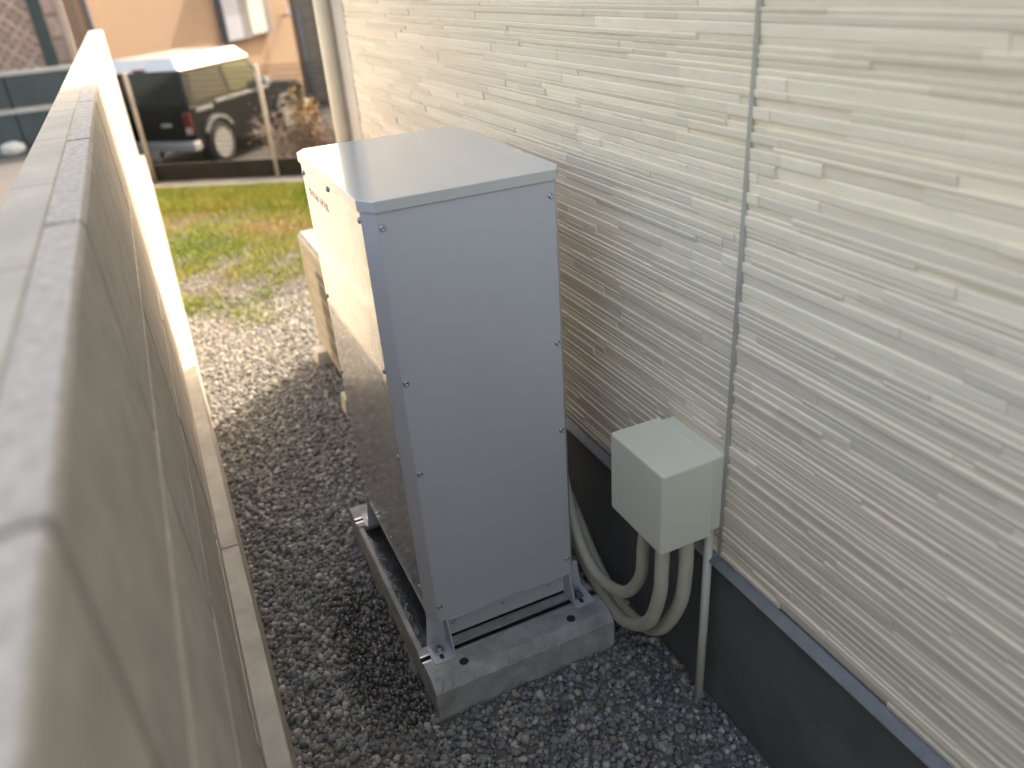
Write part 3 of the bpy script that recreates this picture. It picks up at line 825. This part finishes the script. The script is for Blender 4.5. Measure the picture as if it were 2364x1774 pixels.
# windows: slightly proud panes following the cabin slope
def side_pane(xa, xb, ta, tb, z0, z1, m, right_side=True):
    def yin(z): return 0.07 + (z - 1.019) / (0.501) * 0.08
    e = 0.004
    f = lambda x, z, d: (x, (yin(z) - d) if right_side else CW - (yin(z) - d), z)
    b = MB()
    q = [(xa, z0), (xb, z0), (tb, z1), (ta, z1)]
    v0 = [b.b.verts.new(f(x, z, e)) for x, z in q]; v1 = [b.b.verts.new(f(x, z, -0.006)) for x, z in q]
    b.b.faces.new(v0); b.b.faces.new(v1[::-1])
    for i in range(4): b.b.faces.new((v0[i], v0[(i + 1) % 4], v1[(i + 1) % 4], v1[i]))
    return kpart(b, 'window', m, cabn)
for rs in (True, False):
    side_pane(0.22, 1.12, 0.27, 1.08, 1.06, 1.47, 'glass', rs)
    side_pane(1.22, 2.22, 1.20, 1.90, 1.06, 1.48, 'glasslt', rs)
    yb = (0.042, 0.052) if rs else (CW - 0.052, CW - 0.042)
    kpart(MB().box((0.70, yb[0], 0.955), (2.35, yb[1], 1.005), 0.004), 'belt_highlight', 'trim_highlight', body_o)  # pale strip painted for the highlight along the beltline
    kpart(MB().box((0.15, yb[0], 0.90), (0.62, yb[1], 0.95), 0.004), 'belt_highlight', 'trim_highlight', body_o)
b = MB()
z0, z1 = 1.05, 1.49
def rx(z): return 0.03 + (z - 1.019) / 0.501 * 0.07
q = [(0.19, z0), (CW - 0.19, z0), (CW - 0.25, z1), (0.25, z1)]
v0 = [b.b.verts.new((rx(z) - 0.004, y, z)) for y, z in q]; v1 = [b.b.verts.new((rx(z) + 0.006, y, z)) for y, z in q]
b.b.faces.new(v0); b.b.faces.new(v1[::-1])
for i in range(4): b.b.faces.new((v0[i], v0[(i + 1) % 4], v1[(i + 1) % 4], v1[i]))
kpart(b, 'rear_window', 'glass', cabn)
def wx(z): return 2.45 - (z - 1.019) / 0.501 * 0.43
b = MB(); q = [(0.16, 1.05), (CW - 0.16, 1.05), (CW - 0.22, 1.49), (0.22, 1.49)]
v0 = [b.b.verts.new((wx(z) + 0.004, y, z)) for y, z in q]; v1 = [b.b.verts.new((wx(z) - 0.006, y, z)) for y, z in q]
b.b.faces.new(v0); b.b.faces.new(v1[::-1])
for i in range(4): b.b.faces.new((v0[i], v0[(i + 1) % 4], v1[(i + 1) % 4], v1[i]))
kpart(b, 'windscreen', 'glasslt', cabn)
kpart(MB().box((-0.014, 0.30, 0.50), (-0.001, CW - 0.22, 1.00), 0.005), 'tailgate', 'car')
kpart(MB().box((-0.035, 0.42, 0.72), (-0.0145, 0.60, 0.77), 0.006), 'tailgate_handle', 'silver')
kpart(MB().box((-0.13, 0.01, 0.36), (0.06, CW - 0.01, 0.50), 0.025, 2), 'rear_bumper', 'silver')
kpart(MB().box((3.50, 0.01, 0.38), (3.66, CW - 0.01, 0.56), 0.025, 2), 'front_bumper', 'silver')
pl = kpart(MB().box((-0.145, 0.68, 0.22), (-0.131, 1.02, 0.39), 0.004), 'number_plate', 'white')
for yy in (0.06, CW - 0.18):
    t = kpart(MB().box((-0.028, yy, 0.60), (0.03, yy + 0.12, 0.92), 0.008), 'tail_lamp', 'red')
    kpart(MB().box((-0.033, yy + 0.008, 0.61), (-0.029, yy + 0.112, 0.70), 0.001), 'clear_lens', 'pinklens', t)
kpart(MB().box((0.02, CW / 2 - 0.10, 1.535), (0.075, CW / 2 + 0.10, 1.565), 0.004), 'brake_lamp', 'red')
for cx in (0.62, 2.82):
    for yy in (0.0, CW):
        s = 1 if yy == 0 else -1
        fl = MB()
        pts = [(cx + r * math.cos(t), 0.34 + r * math.sin(t)) for r, ts in ((0.46, np.linspace(2.55, 0.59, 10)), (0.405, np.linspace(0.59, 2.55, 10))) for t in ts]
        fl.prism(pts, 'y', yy + s * 0.0, yy + s * 0.049)
        kpart(fl, 'wheel_arch', 'trim_highlight')
        wh = kpart(MB().lathe([(0.20, 0), (0.33, 0), (0.355, s * 0.03), (0.355, s * 0.17), (0.33, s * 0.20), (0.2, s * 0.2)], 'y', 28, (cx, yy + s * 0.02, 0.355)), 'wheel', 'tyre')
        rim = MB().lathe([(0.235, -s * 0.006), (0.225, s * 0.0), (0.20, s * 0.035), (0.07, s * 0.03), (0.06, 0), (0.001, -s * 0.002)], 'y', 24, (cx, yy + s * 0.012, 0.355))
        kpart(rim, 'rim', 'rim', wh)
kpart(MB().box((2.02, -0.13, 1.03), (2.14, 0.03, 1.16), 0.02, 2), 'wing_mirror', 'silver')

# ------------------------------------------------------------------ peach house across the street
D = Vector((0.57, 0.82, 0)).normalized(); NB = Vector((-0.82, 0.57, 0)).normalized()
PH = Vector((-0.52, 17.0, ROAD_Z))
ang = math.atan2(D.y, D.x)
ph = thing('peach_house', 'peach rendered house standing behind the parked car', 'house', tuple(PH), ang)
# local: x along the sunlit front, y into the house
MB().box((0, 0, -0.02), (14, 8, 5.6), 0.01).obj('wall', 'peach', ph)
MB().prism([(-0.5, 5.6), (-0.5, 5.75), (4, 7.4), (8.5, 5.75), (8.5, 5.6)], 'x', -0.4, 14.4).obj('roof', 'roof', ph)
ph_roof = ph.children[-1]; ph_roof.rotation_euler = (0, 0, 0)
for v in ph_roof.data.vertices: pass
MB().tube([(0.16, -0.06, 0.0), (0.16, -0.06, 5.5)], 0.05, 12).obj('drain_pipe', 'slate', ph)
bay = MB().box((4.80, -0.12, 1.44), (7.20, -0.001, 4.0), 0.01).obj('bay_window', 'slate', ph)
MB().box((4.82, -0.155, 1.46), (5.60, -0.122, 3.9), 0.008).obj('shutter', 'lav', bay)
MB().box((5.61, -0.150, 1.44), (6.00, -0.122, 3.9), 0.006).obj('frame_post', 'slate', bay)
MB().box((6.01, -0.165, 1.50), (6.86, -0.122, 3.9), 0.02).obj('shutter', 'white', bay)
MB().box((6.87, -0.150, 1.44), (7.18, -0.122, 3.9), 0.006).obj('frame_post', 'slate', bay)
MB().prism([(-0.53, 3.12), (-0.53, 3.24), (-0.001, 3.40), (-0.001, 3.12)], 'x', 4.7, 7.3).obj('awning', 'slate', ph)
dish = thing('satellite_dish', 'small white satellite dish on the peach house wall', 'satellite dish', tuple(PH + D * 8.2 + Vector((0, 0, 1.80))), ang)
dm = MB().lathe([(0.02, 0.10), (0.12, 0.085), (0.22, 0.04), (0.26, 0.0), (0.255, -0.012), (0.21, 0.028), (0.11, 0.07), (0.02, 0.085)], 'y', 24).obj('reflector', 'white', dish)
dm.location = (0, -0.42, 0.1); dm.rotation_euler = (R(-25), 0, R(-30))
MB().tube([(0, -0.001, 0), (0, -0.3, 0.0), (0, -0.33, 0.06)], 0.022, 10).obj('arm', 'slate', dish)
MB().tube([(0.0, -0.40, -0.12), (0.05, -0.66, -0.02), (0.06, -0.72, 0.08)], 0.012, 8).obj('feed_arm', 'slate', dish)
MB().box((0.02, -0.76, 0.06), (0.10, -0.68, 0.14), 0.01).obj('receiver', 'slate', dish)

# brown pillar-like wall at the right of the street
bw = thing('brown_wall', 'tall brown tiled gate wall beside the ivory downpipe', 'wall', (4.55, 20.0, ROAD_Z), R(0))
MB().box((-0.75, 0, -0.02), (0.85, 0.5, 3.05), 0.01).obj('core', 'brown', bw)
tl = MB().box((-0.195, -0.014, 0.0), (0.195, -0.001, 0.285), 0.003).mesh('tile')
for r in range(10):
    for c in range(4):
        link('tile', tl, MT['brown'], bw, (-0.55 + c * 0.40, 0, 0.02 + r * 0.295))
MB().tube([(-0.70, -0.08, 0), (-0.70, -0.08, 2.0)], 0.05, 10).obj('drain_pipe', 'slate', bw)

# ------------------------------------------------------------------ neighbour's panel fence, posts and lattice on the left
nf = thing('panel_fence', 'dark slate boundary fence with pale horizontal rails', 'fence', (-2.6, 13.2, -0.12))
for i in range(4):
    xa = -2.4 + i * 1.15
    for (za, zb) in ((0.0, 0.50), (0.56, 0.98)):
        MB().box((xa + 0.01, 0, za + 0.02), (xa + 1.14, 0.04, zb), 0.004).obj('panel', 'pfence', nf)
for zz in (0.502, 0.985):
    MB().box((-2.4, -0.02, zz), (2.2, 0.06, zz + 0.055), 0.004).obj('rail', 'prail', nf)
for i in range(5):
    MB().box((-2.4 + i * 1.15 - 0.02, 0.045, -0.02), (-2.4 + i * 1.15 + 0.02, 0.085, 1.05), 0.003).obj('post', 'green', nf)
rk = MB(); bmesh.ops.create_icosphere(rk.b, subdivisions=2, radius=0.13)
for v in rk.b.verts: v.co = Vector((v.co.x * 1.3, v.co.y, v.co.z * 0.8)) * random.uniform(0.88, 1.1)
o = rk.obj('rock', 'stone', None, (-1.70, 13.0, -0.04)); tag(o, 'small pale rock at the foot of the dark panel fence', 'rock')
# lattice screen
lt = thing('lattice_screen', 'faded pinkish diagonal wooden lattice screen beside a dark post', 'lattice', (-1.48, 14.2, -0.12))
Lw, Lh = 1.25, 2.9
def lath(p, q):
    m = MB(); d = (Vector(q) - Vector(p)); n = Vector((-d.z, 0, d.x)).normalized() * 0.022
    return m, n
cnt = 0
for fam in (0, 1):
    c = -Lh + 0.1
    while c < Lw + Lh:
        # line x - (+/-)z = c
        pts = []
        for zz in (0.0, Lh):
            x = c + zz if fam == 0 else c + Lh - zz
            pts.append((x, zz))
        (xa, za), (xb, zb) = pts
        # clip in x to [0, Lw]
        def clip(xa, za, xb, zb):
            t0, t1 = 0.0, 1.0; dx = xb - xa
            ta, tb = (0 - xa) / dx, (Lw - xa) / dx
            t0, t1 = max(t0, min(ta, tb)), min(t1, max(ta, tb))
            return t0, t1
        t0, t1 = clip(xa, za, xb, zb)
        if t1 - t0 > 0.04:
            p = Vector((xa + (xb - xa) * t0 - Lw + 0.42, -0.012 * fam, za + (zb - za) * t0)); q = Vector((xa + (xb - xa) * t1 - Lw + 0.42, -0.012 * fam, za + (zb - za) * t1))
            d = (q - p).normalized(); n = Vector((-d.z, 0, d.x)) * 0.024
            m = MB(); t = Vector((0, 0.010, 0))
            v = [m.b.verts.new(w_) for w_ in (p - n, q - n, q + n, p + n, p - n + t, q - n + t, q + n + t, p + n + t)]
            for f in ((0, 1, 2, 3), (7, 6, 5, 4), (0, 4, 5, 1), (1, 5, 6, 2), (2, 6, 7, 3), (3, 7, 4, 0)): m.b.faces.new([v[i] for i in f])
            m.obj('lath', 'lattice', lt)
        c += 0.155
MB().box((0.43, -0.05, 0), (0.60, 0.08, 3.1), 0.006).obj('dark_post', 'green', lt)
MB().box((0.78, -0.04, 0), (0.875, 0.06, 3.0), 0.006).obj('faded_post', 'pinkpost', lt)
for i in range(9):
    MB().box((0.605, 0.0, 0.1 + i * 0.32), (0.775, 0.02, 0.36 + i * 0.32), 0.003).obj('slat', 'lattice', lt)

# ------------------------------------------------------------------ shrubs by the kerb
def shrub(name, label, loc, rx, ry, h, m, n, seed, leaf=0.03):
    g = np.random.default_rng(seed)
    t = thing(name, label, 'shrub', loc, 0, 'autumn shrubs beyond the kerb')
    st = MB()
    for i in range(9):
        a = g.uniform(0, 6.28); r = g.uniform(0.2, 0.9)
        e = Vector((math.cos(a) * rx * r, math.sin(a) * ry * r, h * g.uniform(0.6, 0.95)))
        st.tube([(0, 0, -0.02), e * 0.45 + Vector((g.uniform(-.04, .04), g.uniform(-.04, .04), 0.05)), e], 0.008, 5, True, [0.012, 0.008, 0.003])
    st.obj('stems', 'twig', t)
    cl = g.normal(0, 1, (14, 3)); cl /= np.linalg.norm(cl, axis=1)[:, None]; cl *= g.uniform(0.3, 0.9, (14, 1))
    k = g.integers(0, 14, n)
    P = cl[k] + g.normal(0, 0.22, (n, 3))
    P = P * np.array([rx, ry, h * 0.45]) + np.array([0, 0, h * 0.55])
    P[:, 2] = np.maximum(P[:, 2], 0.03)
    u = g.normal(0, 1, (n, 3)); u /= np.linalg.norm(u, axis=1)[:, None]
    v = np.cross(u, g.normal(0, 1, (n, 3))); v /= np.linalg.norm(v, axis=1)[:, None]
    s = (leaf * g.uniform(0.5, 1.2, n))[:, None]
    V = np.stack([P - u * s, P + v * s * .5, P + u * s, P - v * s * .5], 1).reshape(-1, 3)
    F = (np.arange(n) * 4)[:, None] + np.array([0, 1, 2, 3])
    o = bulk('foliage', V, F, m, t); o['kind'] = 'stuff'
shrub('shrub', 'tall yellow orange shrub in front of the brown tiled wall', (1.93, 10.6, ROAD_Z), 0.26, 0.24, 1.55, 'leafy', 1800, 31, 0.035)
shrub('shrub', 'sparse dry pinkish shrub beside the front of the parked car', (1.62, 10.2, ROAD_Z), 0.42, 0.3, 1.35, 'leafd', 1500, 32, 0.03)
shrub('shrub', 'low rust orange shrub under the dry pinkish one', (1.52, 9.6, ROAD_Z), 0.22, 0.22, 0.78, 'leafo', 700, 33, 0.028)
shrub('shrub', 'wide dull brown shrub low beside the ivory downpipe', (2.12, 10.2, ROAD_Z), 0.36, 0.3, 1.15, 'leafd', 1500, 34, 0.03)
